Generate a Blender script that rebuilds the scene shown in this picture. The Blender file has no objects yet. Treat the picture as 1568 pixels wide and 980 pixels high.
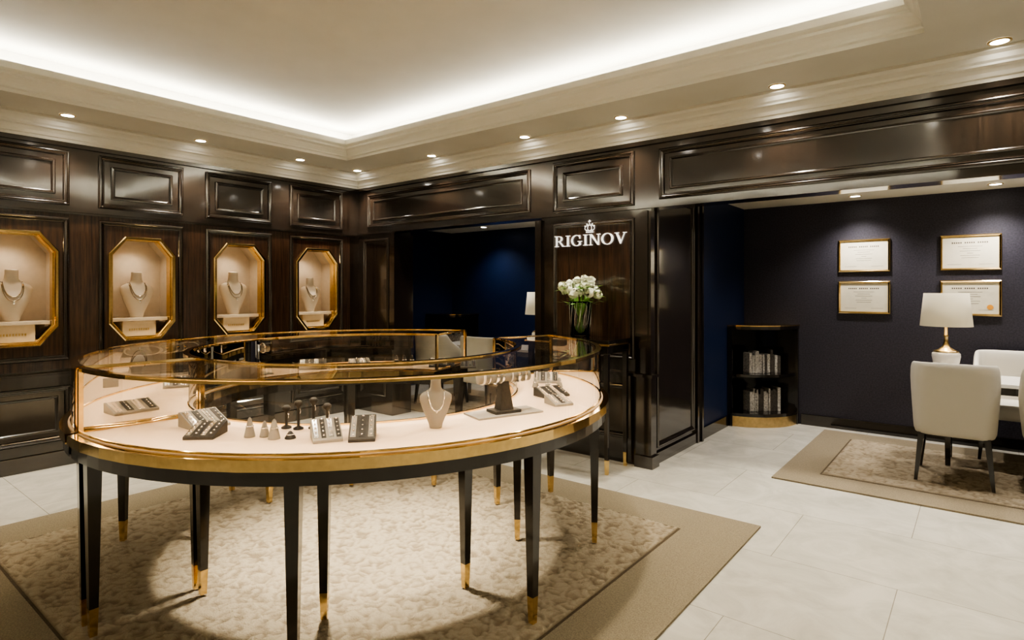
import bpy, math, random
from mathutils import Matrix, Vector, noise
random.seed(7)
S=bpy.context.scene
PI=math.pi
# ---------------------------------------------------------------- materials
def newmat(name):
    m=bpy.data.materials.new(name); m.use_nodes=True
    nt=m.node_tree; b=nt.nodes['Principled BSDF']
    return m,nt,b
def pm(name,col,rough=.5,metal=0,coat=0,emit=None,es=0,bump=None,var=None,spec=None):
    m,nt,b=newmat(name)
    b.inputs['Base Color'].default_value=(*col,1)
    b.inputs['Roughness'].default_value=rough
    b.inputs['Metallic'].default_value=metal
    b.inputs['Coat Weight'].default_value=coat
    b.inputs['Coat Roughness'].default_value=.06
    if spec is not None: b.inputs['Specular IOR Level'].default_value=spec
    if emit: 
        b.inputs['Emission Color'].default_value=(*emit,1); b.inputs['Emission Strength'].default_value=es
    tc=nt.nodes.new('ShaderNodeTexCoord')
    if var:
        sc,amt=var
        n=nt.nodes.new('ShaderNodeTexNoise'); n.inputs['Scale'].default_value=sc; n.inputs['Detail'].default_value=5
        nt.links.new(tc.outputs['Object'],n.inputs['Vector'])
        r=nt.nodes.new('ShaderNodeValToRGB'); e=r.color_ramp.elements
        e[0].position=.3; e[1].position=.7
        e[0].color=(*[c*(1-amt) for c in col],1); e[1].color=(*[min(1,c*(1+amt)) for c in col],1)
        nt.links.new(n.outputs['Fac'],r.inputs['Fac']); nt.links.new(r.outputs['Color'],b.inputs['Base Color'])
    if bump:
        sc,st,dist=bump
        n=nt.nodes.new('ShaderNodeTexNoise'); n.inputs['Scale'].default_value=sc
        nt.links.new(tc.outputs['Object'],n.inputs['Vector'])
        bp=nt.nodes.new('ShaderNodeBump'); bp.inputs['Strength'].default_value=st; bp.inputs['Distance'].default_value=dist
        nt.links.new(n.outputs['Fac'],bp.inputs['Height']); nt.links.new(bp.outputs['Normal'],b.inputs['Normal'])
    return m
def wood(name,c0,c1,rough=.22,coat=.6,wav=.0,cior=1.5):
    m,nt,b=newmat(name)
    tc=nt.nodes.new('ShaderNodeTexCoord'); mp=nt.nodes.new('ShaderNodeMapping')
    mp.inputs['Scale'].default_value=(1,1,.05)
    n=nt.nodes.new('ShaderNodeTexNoise'); n.inputs['Scale'].default_value=55; n.inputs['Detail'].default_value=7; n.inputs['Roughness'].default_value=.65
    r=nt.nodes.new('ShaderNodeValToRGB'); e=r.color_ramp.elements
    e[0].position=.35;e[1].position=.7;e[0].color=(*c0,1);e[1].color=(*c1,1)
    nt.links.new(tc.outputs['Object'],mp.inputs['Vector']);nt.links.new(mp.outputs['Vector'],n.inputs['Vector'])
    nt.links.new(n.outputs['Fac'],r.inputs['Fac']);nt.links.new(r.outputs['Color'],b.inputs['Base Color'])
    b.inputs['Roughness'].default_value=rough; b.inputs['Coat Weight'].default_value=coat; b.inputs['Coat Roughness'].default_value=.09
    b.inputs['Coat IOR'].default_value=cior
    if wav:
        n2=nt.nodes.new('ShaderNodeTexNoise'); n2.inputs['Scale'].default_value=2.2; n2.inputs['Detail'].default_value=1
        nt.links.new(tc.outputs['Object'],n2.inputs['Vector'])
        bp=nt.nodes.new('ShaderNodeBump'); bp.inputs['Strength'].default_value=wav; bp.inputs['Distance'].default_value=.02
        nt.links.new(n2.outputs['Fac'],bp.inputs['Height'])
        nt.links.new(bp.outputs['Normal'],b.inputs['Normal']); nt.links.new(bp.outputs['Normal'],b.inputs['Coat Normal'])
    return m
def glassmat(name,tint=(1,1,1),ior=1.5,mult=1.0):
    m=bpy.data.materials.new(name); m.use_nodes=True; nt=m.node_tree; nt.nodes.clear()
    o=nt.nodes.new('ShaderNodeOutputMaterial'); mx=nt.nodes.new('ShaderNodeMixShader')
    t=nt.nodes.new('ShaderNodeBsdfTransparent'); t.inputs['Color'].default_value=(*tint,1)
    g=nt.nodes.new('ShaderNodeBsdfGlossy'); g.inputs['Roughness'].default_value=.0
    f=nt.nodes.new('ShaderNodeFresnel'); f.inputs['IOR'].default_value=ior
    nt.links.new(f.outputs[0],mx.inputs[0]); nt.links.new(t.outputs[0],mx.inputs[1]); nt.links.new(g.outputs[0],mx.inputs[2]); nt.links.new(mx.outputs[0],o.inputs[0])
    return m
def emis(name,col,st):
    m=bpy.data.materials.new(name); m.use_nodes=True; nt=m.node_tree; nt.nodes.clear()
    o=nt.nodes.new('ShaderNodeOutputMaterial'); e=nt.nodes.new('ShaderNodeEmission')
    e.inputs[0].default_value=(*col,1); e.inputs[1].default_value=st; nt.links.new(e.outputs[0],o.inputs[0]); return m
WOOD=wood('dark_walnut_lacquer',(.012,.0082,.006),(.034,.021,.014),.24,1.0,.22,1.9)
WOODP=wood('dark_walnut_panel',(.018,.0098,.0062),(.095,.048,.026),.28,1.0,.22,1.7)
TWOOD=wood('ebony_table_wood',(.010,.007,.005),(.024,.015,.011),.18,.9,0,1.7)
BLACKW=wood('black_lacquer',(.006,.004,.003),(.014,.010,.008),.15,.8,0,1.7)
BRASS=pm('brushed_brass',(.80,.60,.31),.12,1,var=(40,.08))
BRASSD=pm('aged_brass',(.62,.47,.25),.3,1,var=(30,.1))
PLASTER=pm('ceiling_plaster',(.59,.57,.505),.7,var=(3,.03))
CROWN=pm('crown_moulding_paint',(.70,.68,.61),.5)
NAVY=pm('navy_wallcovering',(.011,.023,.070),.42,bump=(180,.25,.004),var=(60,.2))
CHAR=pm('charcoal_navy_wallcovering',(.048,.046,.062),.45,bump=(180,.3,.004),var=(70,.3))
BEIGE=pm('warm_beige_wall',(.60,.56,.49),.6,var=(2,.1))
CREAM=pm('cream_deck_leather',(.77,.60,.44),.6,bump=(200,.1,.002))
NICHE=pm('niche_suede',(.66,.56,.44),.7,var=(20,.04))
BUST=pm('bust_linen',(.70,.61,.51),.75,bump=(400,.15,.001))
GREYB=pm('grey_suede',(.30,.28,.25),.7,bump=(300,.15,.001))
LGREY=pm('pale_grey_suede',(.30,.28,.25),.7,bump=(300,.15,.001))
DGREY=pm('dark_grey_velvet',(.05,.046,.042),.6,var=(80,.2))
SILVER=pm('silver',(.9,.9,.9),.15,1,bump=(300,.1,.001))
CHAIN=pm('necklace_chain',(.50,.42,.32),.25,1,bump=(500,.4,.001))
PEARL=pm('pearl',(.88,.84,.78),.2,coat=.5,var=(50,.03))
UPH=pm('cream_upholstery',(.62,.595,.53),.8,bump=(350,.2,.002))
WHITE=pm('white_lacquer',(.8,.78,.73),.25,coat=.3,var=(4,.02))
PORC=pm('porcelain',(.66,.63,.58),.2,coat=.6,var=(5,.02))
PAPER=pm('certificate_paper',(.70,.66,.53),.6,var=(20,.03))
INK=pm('ink',(.12,.1,.08),.6,var=(20,.03))
SEAL=pm('orange_seal',(.75,.35,.06),.4,var=(20,.03))
PETAL=pm('white_petal',(.86,.89,.72),.6,var=(30,.05))
LEAF=pm('leaf_green',(.20,.40,.08),.5,var=(30,.3))
BOOK1=pm('book_cover_pale',(.42,.40,.36),.5,var=(60,.5))
BOOK2=pm('book_cover_dark',(.08,.07,.06),.5,var=(60,.4))
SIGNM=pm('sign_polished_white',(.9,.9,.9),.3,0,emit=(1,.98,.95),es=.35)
GLASS=glassmat('clear_glass',(.985,.98,.965),1.6)
VGLASS=glassmat('vase_glass',(.97,.98,.97),1.5)
LEDC=emis('cove_led',(1,.97,.90),46)
LEDT=emis('case_led',(1,.84,.64),40)
DISC=emis('downlight_lens',(1,.95,.86),22)
PUCK=emis('niche_puck',(1,.88,.70),10)
SHADE=pm('linen_lampshade',(.70,.645,.50),.8,emit=(1,.86,.60),es=.13,bump=(300,.1,.001))
def tilemat():
    m,nt,b=newmat('marble_floor_tile')
    tc=nt.nodes.new('ShaderNodeTexCoord'); mp=nt.nodes.new('ShaderNodeMapping')
    mp.inputs['Location'].default_value=(.33+.0,-3.52+.78*6,0)
    nt.links.new(tc.outputs['Object'],mp.inputs['Vector'])
    br=nt.nodes.new('ShaderNodeTexBrick'); br.inputs['Scale'].default_value=1
    br.inputs['Brick Width'].default_value=1.2; br.inputs['Row Height'].default_value=.78
    br.inputs['Mortar Size'].default_value=.0020; br.inputs['Mortar Smooth'].default_value=.1
    br.inputs['Color1'].default_value=(.72,.695,.62,1); br.inputs['Color2'].default_value=(.67,.645,.57,1); br.inputs['Mortar'].default_value=(.36,.33,.27,1)
    nt.links.new(mp.outputs['Vector'],br.inputs['Vector'])
    n=nt.nodes.new('ShaderNodeTexNoise'); n.inputs['Scale'].default_value=2.8; n.inputs['Detail'].default_value=10; n.inputs['Roughness'].default_value=.62; n.inputs['Distortion'].default_value=1.6
    nt.links.new(tc.outputs['Object'],n.inputs['Vector'])
    r=nt.nodes.new('ShaderNodeValToRGB'); e=r.color_ramp.elements; e[0].position=.3;e[0].color=(.80,.80,.79,1);e[1].position=.62;e[1].color=(1,1,1,1)
    nt.links.new(n.outputs['Fac'],r.inputs['Fac'])
    mx=nt.nodes.new('ShaderNodeMix'); mx.data_type='RGBA'; mx.blend_type='MULTIPLY'; mx.inputs[0].default_value=1
    nt.links.new(br.outputs['Color'],mx.inputs[6]); nt.links.new(r.outputs['Color'],mx.inputs[7]); nt.links.new(mx.outputs[2],b.inputs['Base Color'])
    b.inputs['Roughness'].default_value=.22
    return m
TILE=tilemat()
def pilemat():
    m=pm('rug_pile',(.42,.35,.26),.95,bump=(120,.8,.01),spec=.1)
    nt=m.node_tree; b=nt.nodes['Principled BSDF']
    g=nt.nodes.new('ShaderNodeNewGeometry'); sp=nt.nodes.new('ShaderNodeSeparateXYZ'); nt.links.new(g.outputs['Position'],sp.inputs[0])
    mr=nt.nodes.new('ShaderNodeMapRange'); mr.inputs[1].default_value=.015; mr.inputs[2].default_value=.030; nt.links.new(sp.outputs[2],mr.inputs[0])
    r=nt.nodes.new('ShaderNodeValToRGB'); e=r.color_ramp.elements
    e[0].position=0;e[0].color=(.27,.22,.155,1); e[1].position=.6;e[1].color=(.43,.365,.27,1)  # recess shading painted into the pile colour, lighter towards the tips
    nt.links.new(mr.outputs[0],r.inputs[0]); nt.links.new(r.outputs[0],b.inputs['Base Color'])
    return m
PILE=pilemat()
RUGB=pm('rug_border_weave',(.30,.255,.185),.95,bump=(260,.5,.004),var=(150,.2),spec=.1)
RUGL=pm('rug_border_line',(.12,.09,.055),.9,var=(80,.2))
# ---------------------------------------------------------------- mesh builder
class MB:
    def __init__(s): s.v=[];s.f=[];s.m=[];s.sm=[];s.mats=[];s.M=None
    def add(s,vs,fs,mat,smooth=False):
        o=len(s.v)
        for p in vs:
            p=Vector(p)
            s.v.append(tuple(s.M@p) if s.M is not None else tuple(p))
        if mat not in s.mats: s.mats.append(mat)
        k=s.mats.index(mat)
        for f in fs: s.f.append([o+i for i in f]); s.m.append(k); s.sm.append(smooth)
    def box(s,x0,x1,y0,y1,z0,z1,mat):
        vs=[(x,y,z) for z in(z0,z1) for y in(y0,y1) for x in(x0,x1)]
        s.add(vs,[(0,2,3,1),(4,5,7,6),(0,1,5,4),(2,6,7,3),(0,4,6,2),(1,3,7,5)],mat)
    def taper(s,cx,cy,z0,z1,w0,w1,mat):
        vs=[(cx+a*w,cy+b*w,z) for z,w in((z0,w0/2),(z1,w1/2)) for a,b in((-1,-1),(1,-1),(1,1),(-1,1))]
        s.add(vs,[(3,2,1,0),(4,5,6,7)]+[(i,(i+1)%4,4+(i+1)%4,4+i) for i in range(4)],mat)
    def lathe(s,cx,cy,prof,mat,seg=24,smooth=True,sx=1,sy=1,caps=True):
        vs=[];fs=[];n=len(prof)
        for r,z in prof:
            for i in range(seg):
                a=2*PI*i/seg; vs.append((cx+r*sx*math.cos(a),cy+r*sy*math.sin(a),z))
        for j in range(n-1):
            for i in range(seg):
                k=(i+1)%seg; fs.append((j*seg+i,j*seg+k,(j+1)*seg+k,(j+1)*seg+i))
        if caps and prof[0][0]>1e-3: fs.append(tuple(range(seg))[::-1])
        if caps and prof[-1][0]>1e-3: fs.append(tuple((n-1)*seg+i for i in range(seg)))
        s.add(vs,fs,mat,smooth)
    def loft(s,secs,mat,seg=28,smooth=True,p=1.0):
        vs=[];fs=[];n=len(secs)
        for z,cx,cy,rx,ry in secs:
            for i in range(seg):
                a=2*PI*i/seg;c=math.cos(a);d=math.sin(a)
                vs.append((cx+rx*math.copysign(abs(c)**p,c),cy+ry*math.copysign(abs(d)**p,d),z))
        for j in range(n-1):
            for i in range(seg):
                k=(i+1)%seg; fs.append((j*seg+i,j*seg+k,(j+1)*seg+k,(j+1)*seg+i))
        fs.append(tuple(range(seg))[::-1]); fs.append(tuple((n-1)*seg+i for i in range(seg)))
        s.add(vs,fs,mat,smooth)
    def sector(s,cx,cy,r0,r1,z0,z1,a0,a1,seg,mat,smooth=False):
        vs=[];fs=[]
        for i in range(seg+1):
            a=math.radians(a0+(a1-a0)*i/seg);c=math.cos(a);d=math.sin(a)
            for r,z in((r0,z0),(r1,z0),(r1,z1),(r0,z1)): vs.append((cx+r*c,cy+r*d,z))
        for i in range(seg):
            for j in range(4):
                k=(j+1)%4; fs.append((i*4+j,i*4+k,(i+1)*4+k,(i+1)*4+j))
        fs.append((0,1,2,3)); e=seg*4; fs.append((e+3,e+2,e+1,e))
        s.add(vs,fs,mat,smooth)
    def wallarc(s,cx,cy,r,z0,z1,a0,a1,seg,mat):
        vs=[];fs=[]
        for i in range(seg+1):
            a=math.radians(a0+(a1-a0)*i/seg); vs+= [(cx+r*math.cos(a),cy+r*math.sin(a),z0),(cx+r*math.cos(a),cy+r*math.sin(a),z1)]
        for i in range(seg): fs.append((2*i,2*i+2,2*i+3,2*i+1))
        s.add(vs,fs,mat,True)
    def flatarc(s,cx,cy,r0,r1,z,a0,a1,seg,mat):
        vs=[];fs=[]
        for i in range(seg+1):
            a=math.radians(a0+(a1-a0)*i/seg); vs+= [(cx+r0*math.cos(a),cy+r0*math.sin(a),z),(cx+r1*math.cos(a),cy+r1*math.sin(a),z)]
        for i in range(seg): fs.append((2*i,2*i+1,2*i+3,2*i+2))
        s.add(vs,fs,mat)
    def tube(s,path,r,mat,seg=8,closed=False):
        P=[Vector(p) for p in path]; n=len(P); vs=[];fs=[]
        for i in range(n):
            if closed: t=(P[(i+1)%n]-P[i-1])
            else: t=P[min(i+1,n-1)]-P[max(i-1,0)]
            t.normalize(); u=t.cross(Vector((0,0,1)))
            if u.length<.05: u=t.cross(Vector((0,1,0)))
            u.normalize(); w=t.cross(u)
            for k in range(seg):
                a=2*PI*k/seg; vs.append(P[i]+(u*math.cos(a)+w*math.sin(a))*r)
        for i in range(n if closed else n-1):
            for k in range(seg):
                l=(k+1)%seg;j=(i+1)%n; fs.append((i*seg+k,i*seg+l,j*seg+l,j*seg+k))
        if not closed: fs.append(tuple(range(seg))); fs.append(tuple((n-1)*seg+k for k in range(seg)))
        s.add(vs,fs,mat,True)
    def sweep(s,pts,prof,mp,mat,smooth=False):
        n=len(pts);vs=[];fs=[]
        for ins,out in prof:
            for i in range(n):
                p=Vector(pts[i]);a=Vector(pts[i-1]);b=Vector(pts[(i+1)%n])
                e1=(p-a).normalized();e2=(b-p).normalized()
                n1=Vector((-e1.y,e1.x));n2=Vector((-e2.y,e2.x))
                q=p+(n1+n2)*(ins/(1+n1.dot(n2)))
                vs.append(mp(q.x,q.y,out))
        for j in range(len(prof)-1):
            for i in range(n):
                k=(i+1)%n; fs.append((j*n+i,j*n+k,(j+1)*n+k,(j+1)*n+i))
        s.add(vs,fs,mat,smooth)
    def prism(s,pts,mp,d0,d1,mat):
        n=len(pts); vs=[mp(x,y,d0) for x,y in pts]+[mp(x,y,d1) for x,y in pts]
        s.add(vs,[tuple(range(n))[::-1],tuple(range(n,2*n))]+[(i,(i+1)%n,n+(i+1)%n,n+i) for i in range(n)],mat)
    def build(s,name,parent=None,bevel=0,subd=0,recalc=True):
        me=bpy.data.meshes.new(name); me.from_pydata(s.v,[],s.f)
        for m in s.mats: me.materials.append(m)
        for i,p in enumerate(me.polygons): p.material_index=s.m[i]; p.use_smooth=s.sm[i]
        if recalc:
            import bmesh
            bm=bmesh.new(); bm.from_mesh(me); bmesh.ops.recalc_face_normals(bm,faces=bm.faces[:]); bm.to_mesh(me); bm.free()
        me.update()
        o=bpy.data.objects.new(name,me); S.collection.objects.link(o)
        if parent: o.parent=parent
        if bevel:
            b=o.modifiers.new('bev','BEVEL'); b.width=bevel; b.segments=2; b.limit_method='ANGLE'; b.harden_normals=False
        if subd:
            b=o.modifiers.new('sub','SUBSURF'); b.levels=subd; b.render_levels=subd
        return o
def empty(name):
    o=bpy.data.objects.new(name,None); S.collection.objects.link(o); return o
def rect(a0,a1,b0,b1): return [(a0,b0),(a1,b0),(a1,b1),(a0,b1)]
MOULD=[(-.004,0),(-.004,.012),(.004,.02),(.012,.022),(.018,.014),(.026,.010),(.030,.014),(.036,.012),(.042,.002),(.042,0)]
INNER=[(0,0),(0,.010),(.006,.014),(.014,.012),(.022,.003),(.022,0)]
# ---------------------------------------------------------------- room shell
XL=-6.2; YB=4.68; XR=2.5; YF=-2.5; ZT=2.77; ZS=2.95; Y2=7.2; Z2=2.45; ZC=3.32
mb=MB(); mb.box(-7.2,XR+.2,YF-.2,Y2+.2,-.1,0,TILE); mb.build('floor')
mL=lambda u,v,o:(XL+o,u,v)
wl=MB(); 
def quadL(y0,y1,z0,z1,mat=WOOD): wl.add([(XL,y0,z0),(XL,y1,z0),(XL,y1,z1),(XL,y0,z1)],[(0,1,2,3)],mat)
bays=[1.28+.935*k for k in range(-3,4)]
hb=.4675
quadL(YF,YB,0,.82); quadL(YF,YB,2.18,ZT)
quadL(YF,bays[0]-hb,.82,2.18); quadL(bays[-1]+hb,YB,.82,2.18)
ow,z0o,z1o,ccx,ccz=.272,1.04,1.98,.125,.155
def octp(c): return [(c-ow+ccx,z0o),(c+ow-ccx,z0o),(c+ow,z0o+ccz),(c+ow,z1o-ccz),(c+ow-ccx,z1o),(c-ow+ccx,z1o),(c-ow,z1o-ccz),(c-ow,z0o+ccz)]
for i,c in enumerate(bays):
    O=octp(c); R=[(c-hb,.82),(c+hb,.82),(c+hb,2.18),(c-hb,2.18)]
    vs=[mL(a,b,0) for a,b in O]+[mL(a,b,0) for a,b in R]
    wl.add(vs,[(8,9,1,0),(9,2,1),(9,10,3,2),(10,4,3),(10,11,5,4),(11,6,5),(11,8,7,6),(8,0,7)],WOODP)
    wl.add([mL(a,b,.0) for a,b in O]+[mL(a,b,-.32) for a,b in O],[(j,(j+1)%8,8+(j+1)%8,8+j) for j in range(8)]+[tuple(range(8,16))],NICHE)
    wl.sweep(rect(c-.355,c+.355,.90,2.12),MOULD,mL,WOOD)
    wl.sweep(rect(c-.355,c+.355,2.235,2.70),MOULD,mL,WOOD)
    wl.sweep(rect(c-.26,c+.26,2.32,2.615),[(0,0),(0,.012),(.008,.020),(.02,.018),(.03,.006),(.03,0)],mL,WOOD)
    wl.sweep(rect(c-.355,c+.355,.22,.68),[(a,b+.045) for a,b in MOULD],mL,WOOD)
    wl.sweep(rect(c-.27,c+.27,.30,.60),[(a,b+.045) for a,b in INNER],mL,WOOD)
wl.box(XL,XL+.045,YF,YB,0,.76,WOOD)
wl.box(XL,XL+.075,YF,YB,.76,.785,WOOD); wl.box(XL,XL+.06,YF,YB,.785,.80,WOOD)
wl.box(XL,XL+.02,YF,YB,2.155,2.175,WOOD); wl.box(XL,XL+.03,YF,YB,2.175,2.19,WOOD)
wl.box(XL,XL+.025,YF,YB,2.735,ZT,WOOD)
wl.build('wall_left')
b=MB(); b.box(XL+.046,XL+.065,YF,YB,0,.13,WOOD); b.build('baseboard_left',bevel=.004)
for i,c in enumerate(bays):
    f=MB(); f.sweep(octp(c),[(-.012,0),(-.012,.022),(-.004,.030),(.014,.030),(.020,.022),(.020,-.02),(.026,-.02),(.026,-.10),(.0,-.10)],mL,BRASS); f.build('trim_%d'%(i+1))
mBk=lambda u,v,o:(u,YB-o,v)
wb=MB()
wb.box(XL,XR,YB,YB+.2,2.2,ZS,WOOD)
wb.box(XL,-5.49,YB,YB+.25,0,2.2,WOOD)
wb.box(-3.34,-2.2,YB,5.72,0,2.2,WOOD)
wb.box(-3.34,-2.2,YB+.2,5.72,2.2,Z2,WOOD)
wb.sweep(rect(-6.0,-3.48,2.27,2.68),MOULD,mBk,WOOD); wb.sweep(rect(-5.9,-3.58,2.35,2.60),INNER,mBk,WOOD)
wb.sweep(rect(-3.20,-2.36,2.235,2.70),MOULD,mBk,WOOD); wb.sweep(rect(-3.09,-2.47,2.33,2.60),[(0,0),(0,.012),(.008,.020),(.02,.018),(.03,.006),(.03,0)],mBk,WOOD)
wb.sweep(rect(-2.12,2.40,2.265,2.68),MOULD,mBk,WOOD); wb.sweep(rect(-2.03,2.31,2.34,2.605),INNER,mBk,WOOD)
wb.box(XL,XR,YB-.025,YB,2.735,ZT,WOOD)
wb.box(XL,XR,YB-.018,YB,2.195,2.215,WOOD)
wb.sweep(rect(-3.20,-2.36,.90,2.12),MOULD,mBk,WOOD)
wb.box(-3.165,-2.395,YB-.004,YB,.935,2.085,WOODP)
wb.box(-3.30,-2.20,YB-.045,YB,0,.76,WOOD); wb.box(-3.31,-2.18,YB-.07,YB,.76,.785,WOOD)
wb.sweep(rect(-3.20,-2.40,.22,.68),[(a,b_+.045) for a,b_ in MOULD],mBk,WOOD)
wb.box(-2.29,-2.165,YB-.075,YB+.03,0,.76,WOOD); wb.box(-2.305,-2.15,YB-.09,YB+.04,.76,.785,WOOD)
wb.box(-2.31,-2.145,YB-.095,YB+.045,0,.10,WOOD)
wb.box(-2.275,-2.18,YB-.05,YB+.02,.785,2.17,WOOD)
wb.box(-2.25,-2.205,YB-.06,YB,.785,2.17,WOOD)
wb.box(-6.15,-5.49,YB-.045,YB,0,.76,WOOD); wb.box(-6.15,-5.47,YB-.07,YB,.76,.785,WOOD)
wb.sweep(rect(-6.08,-5.60,.90,2.12),MOULD,mBk,WOOD)
wb.box(-5.56,-5.475,YB-.03,YB+.27,.785,2.17,WOOD)
wb.sweep(rect(-6.08,-5.60,.22,.68),[(a,b_+.045) for a,b_ in MOULD],mBk,WOOD)
wb.box(-3.40,-3.33,YB-.03,YB+.1,0,2.17,WOOD)
mJ=lambda u,v,o:(-2.2+o,u,v)
wb.sweep(rect(YB+.10,5.62,.14,2.32),MOULD,mJ,WOOD)
wb.box(-2.2,-2.17,5.66,5.74,0,Z2,WOOD); wb.box(-2.2,-2.155,5.74,5.78,0,2.38,BLACKW)
wb.build('wall_back')
b=MB(); b.box(-2.2,-2.18,YB+.05,5.66,0,.10,WOOD); b.box(-2.2,-2.18,5.79,6.58,0,.12,BLACKW); b.box(-1.58,XR,Y2-.02,Y2,0,.12,BLACKW); b.build('baseboard_back',bevel=.003)
w=MB(); w.box(XR,XR+.15,YF,Y2,0,ZS,BEIGE); w.build('wall_right')
w=MB(); w.box(XL-.1,XR,YF-.15,YF,0,ZS,BEIGE); w.build('wall_front')
w=MB(); w.box(-2.2,XR,Y2,Y2+.15,0,Z2,CHAR); w.box(-7.1,-2.2,Y2,Y2+.15,0,Z2,NAVY); w.build('wall_consultation_rear')
w=MB(); w.box(-3.34,-2.2,5.79,Y2,0,Z2,NAVY); w.build('wall_partition')
w=MB(); w.box(-7.15,-7.0,YB+.25,Y2,0,Z2,NAVY); w.box(-7.0,XL,YB+.1,YB+.25,0,Z2,NAVY); w.build('wall_consultation_left')
c=MB()
c.box(-7.1,XR,YB+.2,Y2+.1,Z2,Z2+.05,PLASTER)
to=rect(-5.58,-.25,-1.6,4.06)
ro=rect(XL-.05,XR+.05,YF-.05,YB+.05)
vs=[(x,y,ZS) for x,y in ro]+[(x,y,ZS) for x,y in to]
c.add(vs,[(i,(i+1)%4,4+(i+1)%4,4+i) for i in range(4)],PLASTER)
mz=lambda x,y,z:(x,y,z)
c.sweep(to,[(0,2.95),(0,2.975),(.014,2.985),(.014,3.00),(.022,3.02),(.040,3.045),(.062,3.06),(.062,3.08),(.078,3.09),(.088,3.10),(.088,3.15),(.075,3.15),(.075,3.135),(-.24,3.135),(-.24,ZC)],mz,CROWN)
c.add([(x,y,ZC) for x,y in rect(-5.83,0,-1.85,4.31)],[(0,1,2,3)],PLASTER)
c.build('ceiling')
c=MB()
c.sweep(rect(XL,XR,YF,YB),[(.0,2.77),(.028,2.77),(.028,2.795),(.038,2.80),(.045,2.825),(.065,2.85),(.085,2.858),(.085,2.872),(.098,2.885),(.105,2.915),(.135,2.93),(.135,2.95)],mz,CROWN)
c.build('trim_crown')
l=MB(); A=rect(-5.70,-.13,-1.72,4.18)
l.sweep(A,[(0,3.137),(0,3.147),(.03,3.147),(.03,3.137)],mz,LEDC); l.build('cove_led_strip')
# ---------------------------------------------------------------- lights
WC=(1,.92,.78)
def spot(name,loc,tgt,power,size,blend=.6,col=WC,rad=.04):
    ld=bpy.data.lights.new(name,'SPOT'); ld.energy=power; ld.spot_size=math.radians(size); ld.spot_blend=blend; ld.color=col; ld.shadow_soft_size=rad
    o=bpy.data.objects.new(name,ld); S.collection.objects.link(o); o.location=loc
    d=Vector(tgt)-Vector(loc); o.rotation_euler=d.to_track_quat('-Z','Y').to_euler(); return o
DL=[(-5.94,y) for y in(-.58,.49,1.56,2.63,3.70)]+[(-5.94,4.47),(-4.65,4.47),(-3.39,4.47),(-2.375,4.47),(-1.138,4.47),(.083,4.47),(1.3,4.47)]
def downlight(x,y,z):
    d=MB(); d.lathe(x,y,[(.058,z-.0005),(.058,z-.006),(.050,z-.009),(.044,z-.006)],BRASSD,28,caps=False)
    d.lathe(x,y,[(.045,z-.005),(.0001,z-.0055)],DISC,28,False,caps=False); d.build('recessed_downlight')
for x,y in DL:
    downlight(x,y,ZS)
    tx,ty=(x-.16,y) if x<-5.9 and y<4.4 else (x,y+.10)
    spot('washer_fill_beam',(x,y,ZS-.03),(tx,ty,0),78 if x<-5.9 else 60,95,.8)
for x,y in((-2.95,2.05),(-2.3,1.2),(-1.9,2.3)):
    downlight(x,y,ZC)
spot('accent_beam',(-2.95,2.05,ZC-.03),(-2.80,2.15,0),850,46,1.0,rad=.09)
spot('accent_beam',(-2.3,1.2,ZC-.03),(-2.2,1.9,0),90,50,.7,rad=.05)
spot('accent_beam',(-1.9,2.3,ZC-.03),(-1.5,2.9,0),110,60,.7,rad=.05)
for x,y in((-.4,1.6),(.8,2.6),(.9,.6)):
    z=ZS if x>-.25 else ZC
    downlight(x,y,z); spot('washer_fill_beam',(x,y,z-.03),(x,y,0),50,110,.9)
for x,y in((2.2,-1.5),(2.2,.5),(2.2,2.5),(-1,-2.2),(-3.5,-2.2)):  # unseen washers added to brighten the opposite walls reflected in the wood
    downlight(x,y,ZS); spot('washer_fill_beam',(x,y,ZS-.03),(x+(.3 if x>2 else 0),y-(.3 if x<2 else 0),0),60,110,.9)
for x,y,p in((-1.0,6.85,62),(.1,6.85,62),(1.2,6.85,62),(-1.4,5.6,48),(.2,5.6,48),(1.5,5.6,48),(-5.9,6.75,40),(-4.6,6.75,32),(-4.9,5.7,50)):
    downlight(x,y,Z2)
    spot('washer_fill_beam',(x,y,Z2-.03),(x,y+(.1 if y>6.5 else 0),0),p,120,.95,col=(1,.94,.88))
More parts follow.
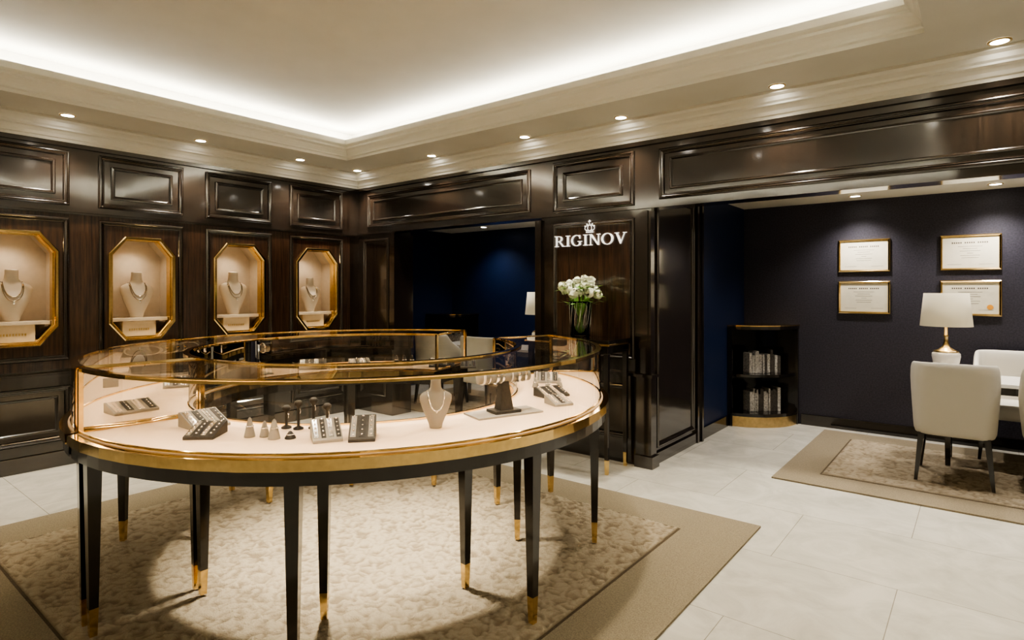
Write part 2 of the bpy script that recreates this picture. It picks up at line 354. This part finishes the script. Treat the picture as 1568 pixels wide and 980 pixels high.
# ---------------------------------------------------------------- niche contents
def bust(mb,cx,cy,z,s,face=(1,0),mat=BUST,neck=CHAIN,nr=.0042):
    ang=math.atan2(face[0],-face[1])
    mb.M=Matrix.Translation((cx,cy,z))@Matrix.Rotation(ang,4,'Z')@Matrix.Scale(s,4)
    secs=[(0,0,0,.052,.04),(.008,0,0,.056,.044),(.04,0,0,.062,.048),(.09,0,-.004,.082,.055),(.15,0,-.010,.108,.062),(.21,0,-.010,.130,.062),(.255,0,-.004,.142,.057),(.285,0,.002,.140,.050),(.305,0,.006,.122,.044),(.320,0,.008,.090,.040),(.335,0,.008,.062,.038),(.355,0,.006,.049,.037),(.40,0,.003,.045,.037),(.425,0,0,.046,.038),(.434,0,0,.042,.034),(.436,0,0,.02,.015)]
    mb.loft(secs,mat,36)
    def front(x,z):
        for a,b in zip(secs,secs[1:]):
            if a[0]<=z<=b[0]:
                t=(z-a[0])/(b[0]-a[0]); cy_=a[2]+(b[2]-a[2])*t; rx=a[3]+(b[3]-a[3])*t; ry=a[4]+(b[4]-a[4])*t
                q=max(0,1-(x/rx)**2); return cy_-ry*math.sqrt(q)
        return 0
    for dep,wd in((.16,.072),(.125,.064)) if mat is BUST else ((.17,.070),):
        pts=[]
        for i in range(25):
            t=i/24; x=(t-.5)*2
            X=wd*math.sin(x*PI/2); Z=.330-dep*max(0,math.cos(x*PI/2))**.8
            pts.append((X,front(X,Z)-.004,Z))
        mb.tube(pts,nr,neck,6)
    mb.lathe(0,front(0,.155)-.006,[(0.0001,.140),(.010,.150),(.010,.158),(0.0001,.168)],SILVER,10)
    mb.M=None
for i,c in enumerate(bays):
    r=MB(); r.box(XL-.315,XL-.06,c-ow+.03,c+ow-.03,z0o+.165,z0o+.195,NICHE); r.box(XL-.315,XL-.075,c-ow+ccx+.005,c+ow-ccx-.005,z0o+.002,z0o+.165,NICHE)
    for k in range(9): r.box(XL-.075,XL-.072,c-.09+k*.02,c-.078+k*.02,z0o+.075,z0o+.095,BRASSD)
    r.build('niche_riser',bevel=.003)
    m=MB(); bust(m,XL-.15,c,z0o+.196,[.96,.9,1,1.0,1.0,1.05,.94][i]); m.build('necklace_bust')
    p=MB(); p.lathe(XL-.12,c,[(.025,z1o-.002),(.025,z1o-.010),(.0001,z1o-.010)],PUCK,16,False); p.build('niche_puck_light')
    spot('niche_beam',(XL-.10,c,z1o-.02),(XL-.25,c,1.1),6.5,125,.9,col=(1,.85,.67),rad=.02)
# ---------------------------------------------------------------- sign letters
def letter(ch):
    P=[]
    def R(x0,y0,x1,y1): P.append([(x0,y0),(x1,y0),(x1,y1),(x0,y1)])
    def ring(cx,cy,ro,rh,ri,rj,a0,a1,n=22):
        for i in range(n):
            a=math.radians(a0+(a1-a0)*i/n);b=math.radians(a0+(a1-a0)*(i+1)/n)
            P.append([(cx+ri*math.cos(a),cy+rj*math.sin(a)),(cx+ro*math.cos(a),cy+rh*math.sin(a)),(cx+ro*math.cos(b),cy+rh*math.sin(b)),(cx+ri*math.cos(b),cy+rj*math.sin(b))])
    s=.055
    if ch=='I': R(.15,0,.29,1);R(0,0,.44,s);R(0,1-s,.44,1);return P,.44
    if ch=='R':
        R(.13,0,.27,1);R(0,0,.42,s);R(0,1-s,.45,1);R(.26,.46,.46,.52)
        ring(.45,.735,.36,.265,.22,.205,-90,90)
        P.append([(.44,.48),(.58,.48),(1.0,.0),(.84,.0)]);R(.84,0,1.10,s);return P,1.06
    if ch=='G':
        ring(.56,.5,.56,.52,.41,.455,48,325)
        R(.84,.07,.98,.42);R(.70,.385,1.12,.44);R(.87,.66,.92,.99);return P,1.12
    if ch=='N':
        R(.14,0,.20,1);R(.94,0,1.0,1);P.append([(.10,1),(.28,1),(1.0,0),(.90,0)])
        R(0,0,.34,s);R(0,1-s,.2,1);R(.80,1-s,1.14,1);return P,1.12
    if ch=='O': ring(.58,.5,.58,.52,.42,.455,0,360,36);return P,1.16
    if ch=='V':
        P.append([(.10,1),(.26,1),(.62,.18),(.57,0),(.53,0)]);P.append([(.53,0),(.59,0),(1.0,1),(.93,1)])
        R(0,1-s,.40,1);R(.80,1-s,1.14,1);return P,1.1
sg=MB(); hgt=.10; x=-3.175; z=1.905; sx=.102
for ch in 'RIGINOV':
    P,wd=letter(ch)
    for p in P: sg.prism([(x+a*sx,z+b*hgt) for a,b in p],mBk,.008,.024,SIGNM)
    x+=(wd+.15)*sx
cx=-2.795; zc=2.02
sg.prism([(cx-.035,zc),(cx+.035,zc),(cx+.035,zc+.010),(cx-.035,zc+.010)],mBk,.008,.024,SIGNM)
sg.prism([(cx-.035,zc+.016),(cx+.035,zc+.016),(cx+.032,zc+.022),(cx-.032,zc+.022)],mBk,.008,.024,SIGNM)
for sgn in(-1,1):
    for k,(rx,rz) in enumerate(((.052,.045),(.022,.045))):
        pts=[]
        for i in range(11):
            a=PI*i/10
            pts.append((cx+sgn*(.03 if k==0 else .012)*(1-i/10)+sgn*rx*math.sin(a)*.65,YB-.016,zc+.024+rz*(1-math.cos(a))/2*1.05))
        sg.tube(pts,.0038,SIGNM,6)
for px_,pz_ in((0,.085),(-.028,.078),(.028,.078),(-.048,.06),(.048,.06)):
    sg.lathe(cx+px_,YB-.016,[(.0001,zc+pz_-.007),(.006,zc+pz_-.004),(.006,zc+pz_+.004),(.0001,zc+pz_+.007)],SIGNM,10)
sg.prism([(cx-.003,zc+.09),(cx+.003,zc+.09),(cx+.003,zc+.115),(cx-.003,zc+.115)],mBk,.010,.022,SIGNM)
sg.prism([(cx-.012,zc+.10),(cx+.012,zc+.10),(cx+.012,zc+.106),(cx-.012,zc+.106)],mBk,.010,.022,SIGNM)
sg.build('wall_sign_lettering',recalc=True)
# ---------------------------------------------------------------- console + vase
cn=MB()
x0,x1,y0,y1=-3.18,-2.34,4.20,4.60; H=1.09
cn.box(x0,x1,y0,y1,H-.03,H,BLACKW); cn.box(x0-.005,x1+.005,y0-.005,y1,H-.045,H-.03,BRASS)
cn.box(x0+.02,x1-.02,y0+.02,y1-.01,H-.11,H-.045,BLACKW)
for lx in(x0+.04,x1-.04):
    for ly in(y0+.04,y1-.04):
        cn.taper(lx,ly,.12,H-.11,.03,.042,TWOOD); cn.taper(lx,ly,0,.12,.026,.031,BRASS)
cn.build('console_table',bevel=.002)
vx,vy,vz=-2.73,4.40,H+.0005
fv=empty('flower_vase')
v=MB(); v.lathe(vx,vy,[(.078,vz),(.082,vz+.01),(.085,vz+.12),(.092,vz+.27),(.098,vz+.31),(.094,vz+.31),(.088,vz+.27),(.08,vz+.12),(.074,vz+.02),(.0001,vz+.018)],VGLASS,32)
for k in range(14):
    a=2*PI*k/14; v.tube([(vx+.086*math.cos(a),vy+.086*math.sin(a),vz+.01),(vx+.092*math.cos(a+.25),vy+.092*math.sin(a+.25),vz+.16),(vx+.100*math.cos(a+.5),vy+.100*math.sin(a+.5),vz+.305)],.0025,SILVER,5)
v.build('vase',fv)
st=MB()
for k in range(30):
    a=random.random()*6.28; r=.05*random.random()+.01; a2=a+.8
    st.tube([(vx+r*math.cos(a2),vy+r*math.sin(a2),vz+.025),(vx+r*.3*math.cos(a),vy+r*.3*math.sin(a),vz+.18),(vx+(r+.04)*math.cos(a),vy+(r+.04)*math.sin(a),vz+.36)],.0045,LEAF,5)
for k in range(70):
    a=random.random()*6.28; r=.05+.12*random.random(); zz=vz+.28+.16*random.random()
    c0=Vector((vx+r*math.cos(a),vy+r*math.sin(a),zz)); d=Vector((math.cos(a),math.sin(a),random.uniform(-.4,.5))).normalized(); sd=d.cross(Vector((0,0,1))).normalized()*.02
    st.add([c0,c0+d*.03+sd,c0+d*.075,c0+d*.03-sd],[(0,1,2,3)],LEAF,True)
st.build('stems',fv,recalc=False)
fl=MB()
for k in range(26):
    ph=math.acos(1-random.random()*1.15); a=k*2.4
    wob=random.uniform(.85,1.12)
    c0=Vector((vx+.165*wob*math.sin(ph)*math.cos(a),vy+.135*wob*math.sin(ph)*math.sin(a),vz+.375+.13*wob*math.cos(ph)))
    R_=random.uniform(.030,.046)
    for j in range(26):
        n=Vector((random.gauss(0,1),random.gauss(0,1),random.gauss(.25,1))).normalized()
        t=n.orthogonal().normalized(); bt=n.cross(t); rot=random.random()*6.28
        t,bt=t*math.cos(rot)+bt*math.sin(rot),bt*math.cos(rot)-t*math.sin(rot)
        rr=R_*random.uniform(.55,1); w_=R_*.5
        vs=[c0+n*(rr*(1-.25*(u*u))+ .35*w_*max(0,v_)**2)+t*u*w_+bt*v_*w_ for v_ in(-1,0,1) for u in(-1,0,1)]
        fl.add(vs,[(q+3*p,q+1+3*p,q+4+3*p,q+3+3*p) for p in(0,1) for q in(0,1)],PETAL,True)
fl.build('blossoms',fv,recalc=False)
spot('washer_fill_beam',(-2.375,4.40,ZS-.03),(-2.75,4.45,1.4),25,45,.7)  # extra beam added to brighten the bouquet, no fitting of its own
# ---------------------------------------------------------------- rugs
ZR=.030
def rug(name,x0,x1,y0,y1,bx,by,step=.0075):
    r=MB(); r.box(x0,x1,y0,y1,.001,.012,RUGB)
    r.box(x0+bx-.012,x1-bx+.012,y0+by-.012,y1-by+.012,.012,.0135,RUGL)
    ob=r.build(name)
    a0,a1,b0,b1=x0+bx,x1-bx,y0+by,y1-by
    nx=int((a1-a0)/step);ny=int((b1-b0)/step)
    vs=[];fs=[]
    for j in range(ny+1):
        for i in range(nx+1):
            X=a0+(a1-a0)*i/nx;Y=b0+(b1-b0)*j/ny
            q=Vector((X*34,Y*34,0)); q+=Vector((noise.noise(q*.5),noise.noise(q*.5+Vector((9,3,1))),0))*1.2
            d,_=noise.voronoi(q); h=max(0,1-(d[0]/.85)**2)
            e=min(i,nx-i,j,ny-j)
            zz=.0140 if e==0 else min(ZR,.0142+.0150*h*(.85+.3*noise.noise(q*.7)))
            vs.append((X,Y,zz))
    for j in range(ny):
        for i in range(nx):
            k=j*(nx+1)+i; fs.append((k,k+1,k+nx+2,k+nx+1))
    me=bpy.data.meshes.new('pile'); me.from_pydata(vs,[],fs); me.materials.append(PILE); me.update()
    for p in me.polygons: p.use_smooth=True
    o=bpy.data.objects.new('pile',me); S.collection.objects.link(o); o.parent=ob
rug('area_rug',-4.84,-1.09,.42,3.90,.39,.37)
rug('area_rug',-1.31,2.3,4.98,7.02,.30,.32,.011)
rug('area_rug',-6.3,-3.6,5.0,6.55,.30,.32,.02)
# ---------------------------------------------------------------- ring-shaped display counter
CX,CY=-2.93,2.25
ZA,ZB,ZD,ZG=.79,.845,.892,1.165
RO,RI=1.42,.93
def polar(r,a,z): return (CX+r*math.cos(math.radians(a)),CY+r*math.sin(math.radians(a)),z)
def module(a0,a1,angs):
    root=empty('jewelry_display_counter')
    seg=44
    m=MB()
    m.sector(CX,CY,RI-.04,RO+.03,ZA,ZB,a0,a1,seg,TWOOD)
    m.build('apron',root)
    m=MB(); m.sector(CX,CY,RI-.055,RO+.045,ZB,ZD-.004,a0-.1,a1+.1,26,BRASS); m.build('rim',root)
    m=MB(); m.sector(CX,CY,RI-.02,RO+.012,ZD-.004,ZD,a0+.3,a1-.3,seg,CREAM); m.build('deck',root)
    for i,a in enumerate(angs):
        for j,r in enumerate((1.385,.935)):
            x,y,_=polar(r,a,0); l=MB(); l.M=Matrix.Translation((x,y,0))@Matrix.Rotation(math.radians(a),4,'Z')
            zf=ZR
            l.taper(0,0,zf+.12,ZA,.034,.056,TWOOD); l.taper(0,0,zf+.0005,zf+.12,.027,.0345,BRASS); l.build('leg_%d_%d'%(i+1,j+1),root)
    g=MB(); g.wallarc(CX,CY,RO,ZD,ZG,a0,a1,seg,GLASS); g.wallarc(CX,CY,RI,ZD,ZG,a0,a1,seg,GLASS)
    g.flatarc(CX,CY,RI,RO,ZG,a0,a1,seg,GLASS)
    for a in(a0,a1): g.add([polar(RI,a,ZD),polar(RO,a,ZD),polar(RO,a,ZG),polar(RI,a,ZG)],[(0,1,2,3)],GLASS)
    g.build('glass',root,recalc=False)
    e=MB()
    for r,sg_ in((RO,-1),(RI,1)):
        ra,rb=sorted((r-sg_*.004,r+sg_*.026))
        e.sector(CX,CY,ra,rb,ZG+.0005,ZG+.005,a0,a1,30,BRASS)
        ra,rb=sorted((r-sg_*.004,r+sg_*.003)); e.sector(CX,CY,ra,rb,ZG-.012,ZG,a0,a1,30,BRASS)
        ra,rb=sorted((r+sg_*.021,r+sg_*.026)); e.sector(CX,CY,ra,rb,ZG-.014,ZG,a0,a1,30,BRASS)
        e.sector(CX,CY,r-.005,r+.005,ZD,ZD+.008,a0,a1,30,BRASS)
    for a in(a0,a1):
        s_=.35 if a==a0 else -.35
        aa=a+s_
        for z0,z1 in((ZG-.010,ZG+.004),(ZD,ZD+.01)):
            e.tube([polar(RI,aa,(z0+z1)/2),polar(RO,aa,(z0+z1)/2)],.008,BRASS,4)
        for r in(RI,RO):
            x,y,_=polar(r,aa,0); e.box(x-.009,x+.009,y-.009,y+.009,ZD,ZG,BRASS)
    e.build('brass_edges',root)
    L=MB()
    L.sector(CX,CY,RO-.019,RO-.006,ZG-.007,ZG-.004,a0+.5,a1-.5,30,LEDT); L.sector(CX,CY,RI+.006,RI+.019,ZG-.007,ZG-.004,a0+.5,a1-.5,30,LEDT)
    L.build('led_strip',root)
    return root
module(-93,72,(-91.2,-48,-6,33,70))
module(107,265.5,(109,148,185,223,263.7))
# ---------------------------------------------------------------- jewellery props
DZ=ZD+.0005
def T(x,y,rot,z=DZ): return Matrix.Translation((x,y,z))@Matrix.Rotation(math.radians(rot),4,'Z')
def wedge(x,y,rot,w=.15,d=.13,h=.06,n=4,mat=GREYB):
    m=MB(); m.M=T(x,y,rot)
    pts=[(-d/2,0),(d/2,0),(d/2,h*.95),(d/2-.01,h),(-d/2,.012)]
    m.prism(pts,lambda a,b,o:(o,a,b),-w/2,w/2,mat)
    sl=(h-.012)/(d-.01)
    for i in range(n):
        u=-w/2+w*(i+.5)/n
        pts=[(u-w*.32/n,-d*.42),(u+w*.32/n,-d*.42),(u+w*.32/n,d*.36),(u-w*.32/n,d*.36)]
        m.prism(pts,lambda a,b,o:(a,b,.012+(b+d/2)*sl+o),.0005,.003,DGREY if i%2 else SILVER)
        for q in range(5):
            b=-d*.36+q*d*.17
            m.M=T(x,y,rot)@Matrix.Translation((u,b,.0155+(b+d/2)*sl)); m.lathe(0,0,[(.0001,0),(.005,.001),(.004,.004),(.0001,.006)],SILVER,8); m.M=T(x,y,rot)
    m.build('jewelry_display_tray',bevel=.001)
def facecam(x,y): return math.degrees(math.atan2(-y,-x))+90
wedge(-2.72,1.22,facecam(-2.7,1.2)+25,.16,.15,.065)
wedge(-2.53,1.14,facecam(-2.6,1.15)-25,.12,.14,.05,mat=DGREY)
wedge(-2.09,1.42,facecam(-2.1,1.42)+6,.115,.13,.075)
wedge(-1.985,1.52,facecam(-2.,1.5)-4,.105,.13,.085,3,DGREY)
wedge(-1.93,2.80,facecam(-1.93,2.8)+35,.17,.12,.05,mat=DGREY)
wedge(-1.76,2.62,facecam(-1.8,2.66)+30,.11,.12,.045,3)
wedge(-3.33,1.14,facecam(-3.3,1.14)+20,.20,.14,.05)
wedge(-4.03,2.62,facecam(-4,2.6),.2,.13,.07,mat=DGREY)
wedge(-3.86,2.93,facecam(-4,2.9)+10,.16,.13,.06)
wedge(-3.36,3.34,facecam(-3.3,3.3),.2,.12,.06,mat=DGREY)
wedge(-3.15,3.42,facecam(-3.3,3.3),.12,.12,.06)
wedge(-3.95,1.62,facecam(-3.9,1.6),.18,.12,.06)
wedge(-2.25,3.2,facecam(-2.25,3.2),.16,.12,.06)
def cone(x,y,h=.075,r=.022,mat=GREYB):
    m=MB(); m.lathe(x,y,[(r,DZ),(r,DZ+.004),(r*.35,DZ+h*.9),(r*.15,DZ+h),(.0001,DZ+h)],mat,18)
    a=[(x+r*.62*math.cos(t*.524),y+r*.62*math.sin(t*.524),DZ+h*.55) for t in range(12)]
    m.tube(a,.0022,SILVER,6,closed=True); m.build('ring_cone')
cone(-2.37,1.245,.08,.022); cone(-2.325,1.285,.065,.02); cone(-2.26,1.29,.08,.024); cone(-2.215,1.335,.03,.022,DGREY)
for a in(124,127,130): 
    p=polar(1.2,a,0); cone(p[0],p[1],.08,.024,DGREY)
for a,r in((41,1.12),(44,1.05),(44,1.2)):
    p=polar(r,a,0); cone(p[0],p[1],.06,.022,GREYB)
def tstand(x,y,h):
    m=MB(); m.lathe(x,y,[(.022,DZ),(.022,DZ+.006),(.006,DZ+.014),(.006,DZ+h-.03),(.017,DZ+h-.02),(.019,DZ+h-.01),(.010,DZ+h),(.0001,DZ+h)],DGREY,16)
    m.tube([(x+.012*math.cos(t*PI/6),y+.003,DZ+h-.045+.013*math.sin(t*PI/6)) for t in range(12)],.002,SILVER,6,closed=True)
    m.build('earring_stand')
for a,r,h in((-57,.985,.10),(-53.5,1.0,.125),(-50,.985,.135),(-46.5,.99,.11)):
    p=polar(r,a,0); tstand(p[0],p[1],h)
m=MB(); bust(m,-1.885,1.837,DZ,.50,face=(.80,-.60),mat=LGREY,neck=SILVER,nr=.007); m.build('necklace_bust')
def bracelet_stand(x,y,rot,L=.25,base=True):
    m=MB(); m.M=T(x,y,rot)
    if base: m.box(-.18,.18,-.08,.08,0,.008,LGREY); 
    m.box(-.07,.07,-.05,.05,.008,.022,DGREY)
    m.taper(0,0,.02,.16,.07,.035,DGREY)
    m.M=T(x,y,rot)@Matrix.Translation((0,0,.180))@Matrix.Rotation(PI/2,4,'Y')
    m.lathe(0,0,[(.022,-L/2),(.027,-L/2+.004),(.027,L/2-.004),(.022,L/2)],LGREY,20)
    for i,u in enumerate((-.42,-.31,-.17,-.06,.12,.25,.38)):
        u*=L; rr=(.036,.033,.038)[i%3]; h=(.012,.007,.016)[i%3]
        m.lathe(-.005,0,[(rr-.003,u-h/2),(rr,u-h/2),(rr+.002,u),(rr,u+h/2),(rr-.003,u+h/2),(rr-.003,u-h/2)],SILVER if i%4 else PEARL,22,caps=False)
    m.build('bracelet_display_stand')
bracelet_stand(-1.84,2.257,facecam(-1.84,2.257)+30,.29)
bracelet_stand(-4.08,2.10,facecam(-4.1,2.1)+30,.38)
# ---------------------------------------------------------------- corner bookcases
def bookcase(cx,cy):
    m=MB(); R_=.60
    x=cx+.003;y=cy-.003
    for z0,z1,r in((1.065,1.10,R_),(.545,.575,R_-.02),(.115,.15,R_-.01)): m.sector(x,y,.004,r,z0,z1,-90,0,20,BLACKW)
    m.sector(x,y,.004,R_+.006,1.10,1.112,-90,0,20,BRASS)
    m.sector(x,y,.004,R_-.02,0,.115,-90,0,24,BRASSD)
    m.box(x,x+R_-.02,y-.012,y,.15,1.065,BLACKW); m.box(x,x+.012,y-R_+.02,y,.15,1.065,BLACKW)
    m.box(x+R_-.035,x+R_-.005,y-.05,y,.0,1.065,BLACKW); m.box(x,x+.05,y-R_+.005,y-R_+.035,.0,1.065,BLACKW)
    m.build('corner_bookcase')
    for zz in(.151,.576):
        b=MB(); b.M=Matrix.Translation((cx+.25,cy-.25,zz))@Matrix.Rotation(math.radians(45),4,'Z')
        u=-.17
        while u<.16:
            t=random.uniform(.018,.04);h=random.uniform(.19,.26); b.box(u,u+t-.001,-.08-random.random()*.015,.06,0,h,random.choice((BOOK1,BOOK1,BOOK2))); u+=t
        b.build('book_row',bevel=.0015)
bookcase(-2.2,Y2); bookcase(-7.0,Y2)
# ---------------------------------------------------------------- certificates
mR=lambda u,v,o:(u,Y2-o,v)
def cert(x0,x1,z0,z1,seal=False):
    m=MB(); m.sweep(rect(x0,x1,z0,z1),[(0,.002),(0,.022),(.006,.026),(.018,.020),(.022,.010)],mR,BRASS)
    m.prism(rect(x0+.01,x1-.01,z0+.01,z1-.01),mR,.002,.010,PAPER)
    cx=(x0+x1)/2; w=x1-x0
    n=17
    for k in range(n):
        if k in(5,11): continue
        u=cx-.30*w+k*.6*w/n; m.prism(rect(u,u+.6*w/n*.6,z1-.083,z1-.069),mR,.010,.0108,INK)
    for i,f in enumerate((.5,.3,.42,.12,.4,.35)):
        zz=z1-.11-i*.022; m.prism(rect(cx-f*w*.5*.8,cx+f*w*.5*.8,zz-.003,zz),mR,.010,.0106,INK)
    m.prism(rect(x0+.06,x0+.17,z0+.055,z0+.057),mR,.010,.0106,INK); m.prism(rect(x1-.17,x1-.06,z0+.055,z0+.057),mR,.010,.0106,INK)
    if seal:
        m.prism([(x1-.085+.024*math.cos(t*PI/10),z0+.085+.024*math.sin(t*PI/10)) for t in range(20)],mR,.010,.0125,SEAL)
    m.build('framed_certificate')
for x0,x1,s_ in((-1.207,-.735,0),(-.32,.15,1)):
    cert(x0,x1,1.69,2.03); cert(x0,x1,1.25,1.59,bool(s_))
# ---------------------------------------------------------------- desk lamp, desk, chairs
def lamp(x,y,z):
    e=empty('table_lamp')
    m=MB(); m.lathe(x,y,[(.05,z),(.052,z+.012),(.048,z+.018)],BRASSD,28)
    m.lathe(x,y,[(.045,z+.018),(.070,z+.05),(.095,z+.11),(.104,z+.165),(.102,z+.19),(.088,z+.203)],PORC,36)
    m.lathe(x,y,[(.092,z+.203),(.092,z+.210),(.06,z+.222),(.030,z+.245),(.019,z+.28),(.014,z+.33),(.022,z+.34),(.014,z+.35),(.010,z+.43),(.006,z+.46)],BRASSD,28)
    m.build('base',e)
    m=MB(); vs=[];fs=[];n=48
    for r,zz in((.190,z+.425),(.162,z+.710),(.159,z+.710),(.187,z+.425)):
        for i in range(n): vs.append((x+r*math.cos(2*PI*i/n),y+r*math.sin(2*PI*i/n),zz))
    for j in range(4):
        for i in range(n): fs.append((j*n+i,j*n+(i+1)%n,((j+1)%4)*n+(i+1)%n,((j+1)%4)*n+i))
    m.add(vs,fs,SHADE,True); m.build('shade',e)
    ld=bpy.data.lights.new('bulb','POINT'); ld.energy=5; ld.color=(1,.84,.62); ld.shadow_soft_size=.04
    o=bpy.data.objects.new('bulb',ld); S.collection.objects.link(o); o.location=(x,y,z+.54); o.parent=e
def desk(x0,x1,y0,y1):
    m=MB(); r=.12
    pts=[]
    for cx,cy,a0 in((x1-r,y1-r,0),(x0+r,y1-r,90),(x0+r,y0+r,180),(x1-r,y0+r,270)):
        for k in range(7):
            a=math.radians(a0+15*k); pts.append((cx+r*math.cos(a),cy+r*math.sin(a)))
    m.prism(pts,mz,.73,.76,WHITE)
    m.box(x0+.15,x1-.15,y0+.1,y1-.1,.66,.73,TWOOD)
    for lx in(x0+.2,x1-.2):
        for ly in(y0+.13,y1-.13): m.taper(lx,ly,ZR+.001,.66,.035,.055,TWOOD)
    m.build('writing_desk',bevel=.003)
def chair(x,y,rot,zf=ZR):
    e=empty('upholstered_chair'); M=Matrix.Translation((x,y,0))@Matrix.Rotation(math.radians(rot),4,'Z')
    l=MB(); 
    for i,(lx,ly) in enumerate(((-.20,-.20),(.20,-.20),(-.20,.22),(.20,.22))):
        dx=.035*(1 if lx>0 else -1); dy=.03*(1 if ly>0 else -1)
        w0,w1=.022,.042
        vs=[(lx+dx+a*w0/2,ly+dy+b*w0/2,zf+.001) for a,b in((-1,-1),(1,-1),(1,1),(-1,1))]+[(lx+a*w1/2,ly+b*w1/2,.40) for a,b in((-1,-1),(1,-1),(1,1),(-1,1))]
        l.M=M; l.add(vs,[(3,2,1,0),(4,5,6,7)]+[(k,(k+1)%4,4+(k+1)%4,4+k) for k in range(4)],BLACKW)
    l.build('legs',e)
    s=MB(); s.M=M
    s.loft([(.385,0,.02,.20,.21),(.39,0,.02,.235,.25),(.42,0,.02,.245,.262),(.47,0,.02,.245,.262),(.50,0,.02,.235,.25),(.51,0,.02,.20,.21),(.512,0,.02,.1,.1)],UPH,40,p=.45)
    s.build('seat',e)
    b=MB(); b.M=M
    n=30
    U=[]
    for i in range(n+1):
        a=math.radians(-180+180*i/n); c=math.cos(a);d=math.sin(a)
        U.append((.258*math.copysign(abs(c)**.36,c),.05+.30*math.copysign(abs(d)**.42,d),c,d))
    U=[(U[0][0],.20,-1,0),(U[0][0],.12,-1,0)]+U+[(U[-1][0],.12,1,0),(U[-1][0],.20,1,0)]
    N=len(U); rows=[(0,0),(.12,0),(.5,0),(.90,0),(.98,.2),(1,.5),(.98,.8),(.90,1),(.5,1),(.12,1),(0,1)]
    vs=[];fs=[]
    for i,(px,py,c,d) in enumerate(U):
        t=abs(i-(N-1)/2)/((N-1)/2)
        top=.95-.012*t*t-.28*max(0,(t-.68)/.32)**1.3
        q=Vector((c,d)); q=q.normalized() if q.length>0 else q
        for hh,th in rows:
            z_=.385+(top-.385)*hh
            fl_=.030*hh
            off=-.055*th+fl_
            if i in(0,N-1): off=-.055*(.5+(th-.5)*.6)+fl_
            vs.append((px+q.x*off,py+q.y*off,z_))
    K=len(rows)
    for i in range(N-1):
        for j in range(K): fs.append((i*K+j,i*K+(j+1)%K,(i+1)*K+(j+1)%K,(i+1)*K+j))
    fs.append(tuple(range(K))); fs.append(tuple((N-1)*K+j for j in range(K))[::-1])
    b.add(vs,fs,UPH,True); b.build('back',e,subd=1)
desk(-.42,1.3,6.02,6.62); lamp(-.24,6.36,.7605)
chair(-.165,5.78,0); chair(.50,5.80,0); chair(.22,6.80,180)
desk(-5.9,-4.0,5.80,6.35); lamp(-4.42,6.15,.7605); chair(-4.7,5.45,0); chair(-5.5,5.45,0)
# ---------------------------------------------------------------- world + camera
w=bpy.data.worlds.new('w'); S.world=w; w.use_nodes=True
w.node_tree.nodes['Background'].inputs[0].default_value=(.9,.8,.7,1); w.node_tree.nodes['Background'].inputs[1].default_value=.02
cd=bpy.data.cameras.new('camera'); cam=bpy.data.objects.new('camera',cd); S.collection.objects.link(cam)
cam.location=(0,0,1.5); cam.rotation_euler=(PI/2,0,math.radians(38.4)); cd.sensor_width=36; cd.lens=20.82; cd.shift_y=-.0295; cd.clip_start=.05
S.camera=cam
S.view_settings.view_transform='AgX'; S.view_settings.look='AgX - High Contrast'; S.view_settings.exposure=.28
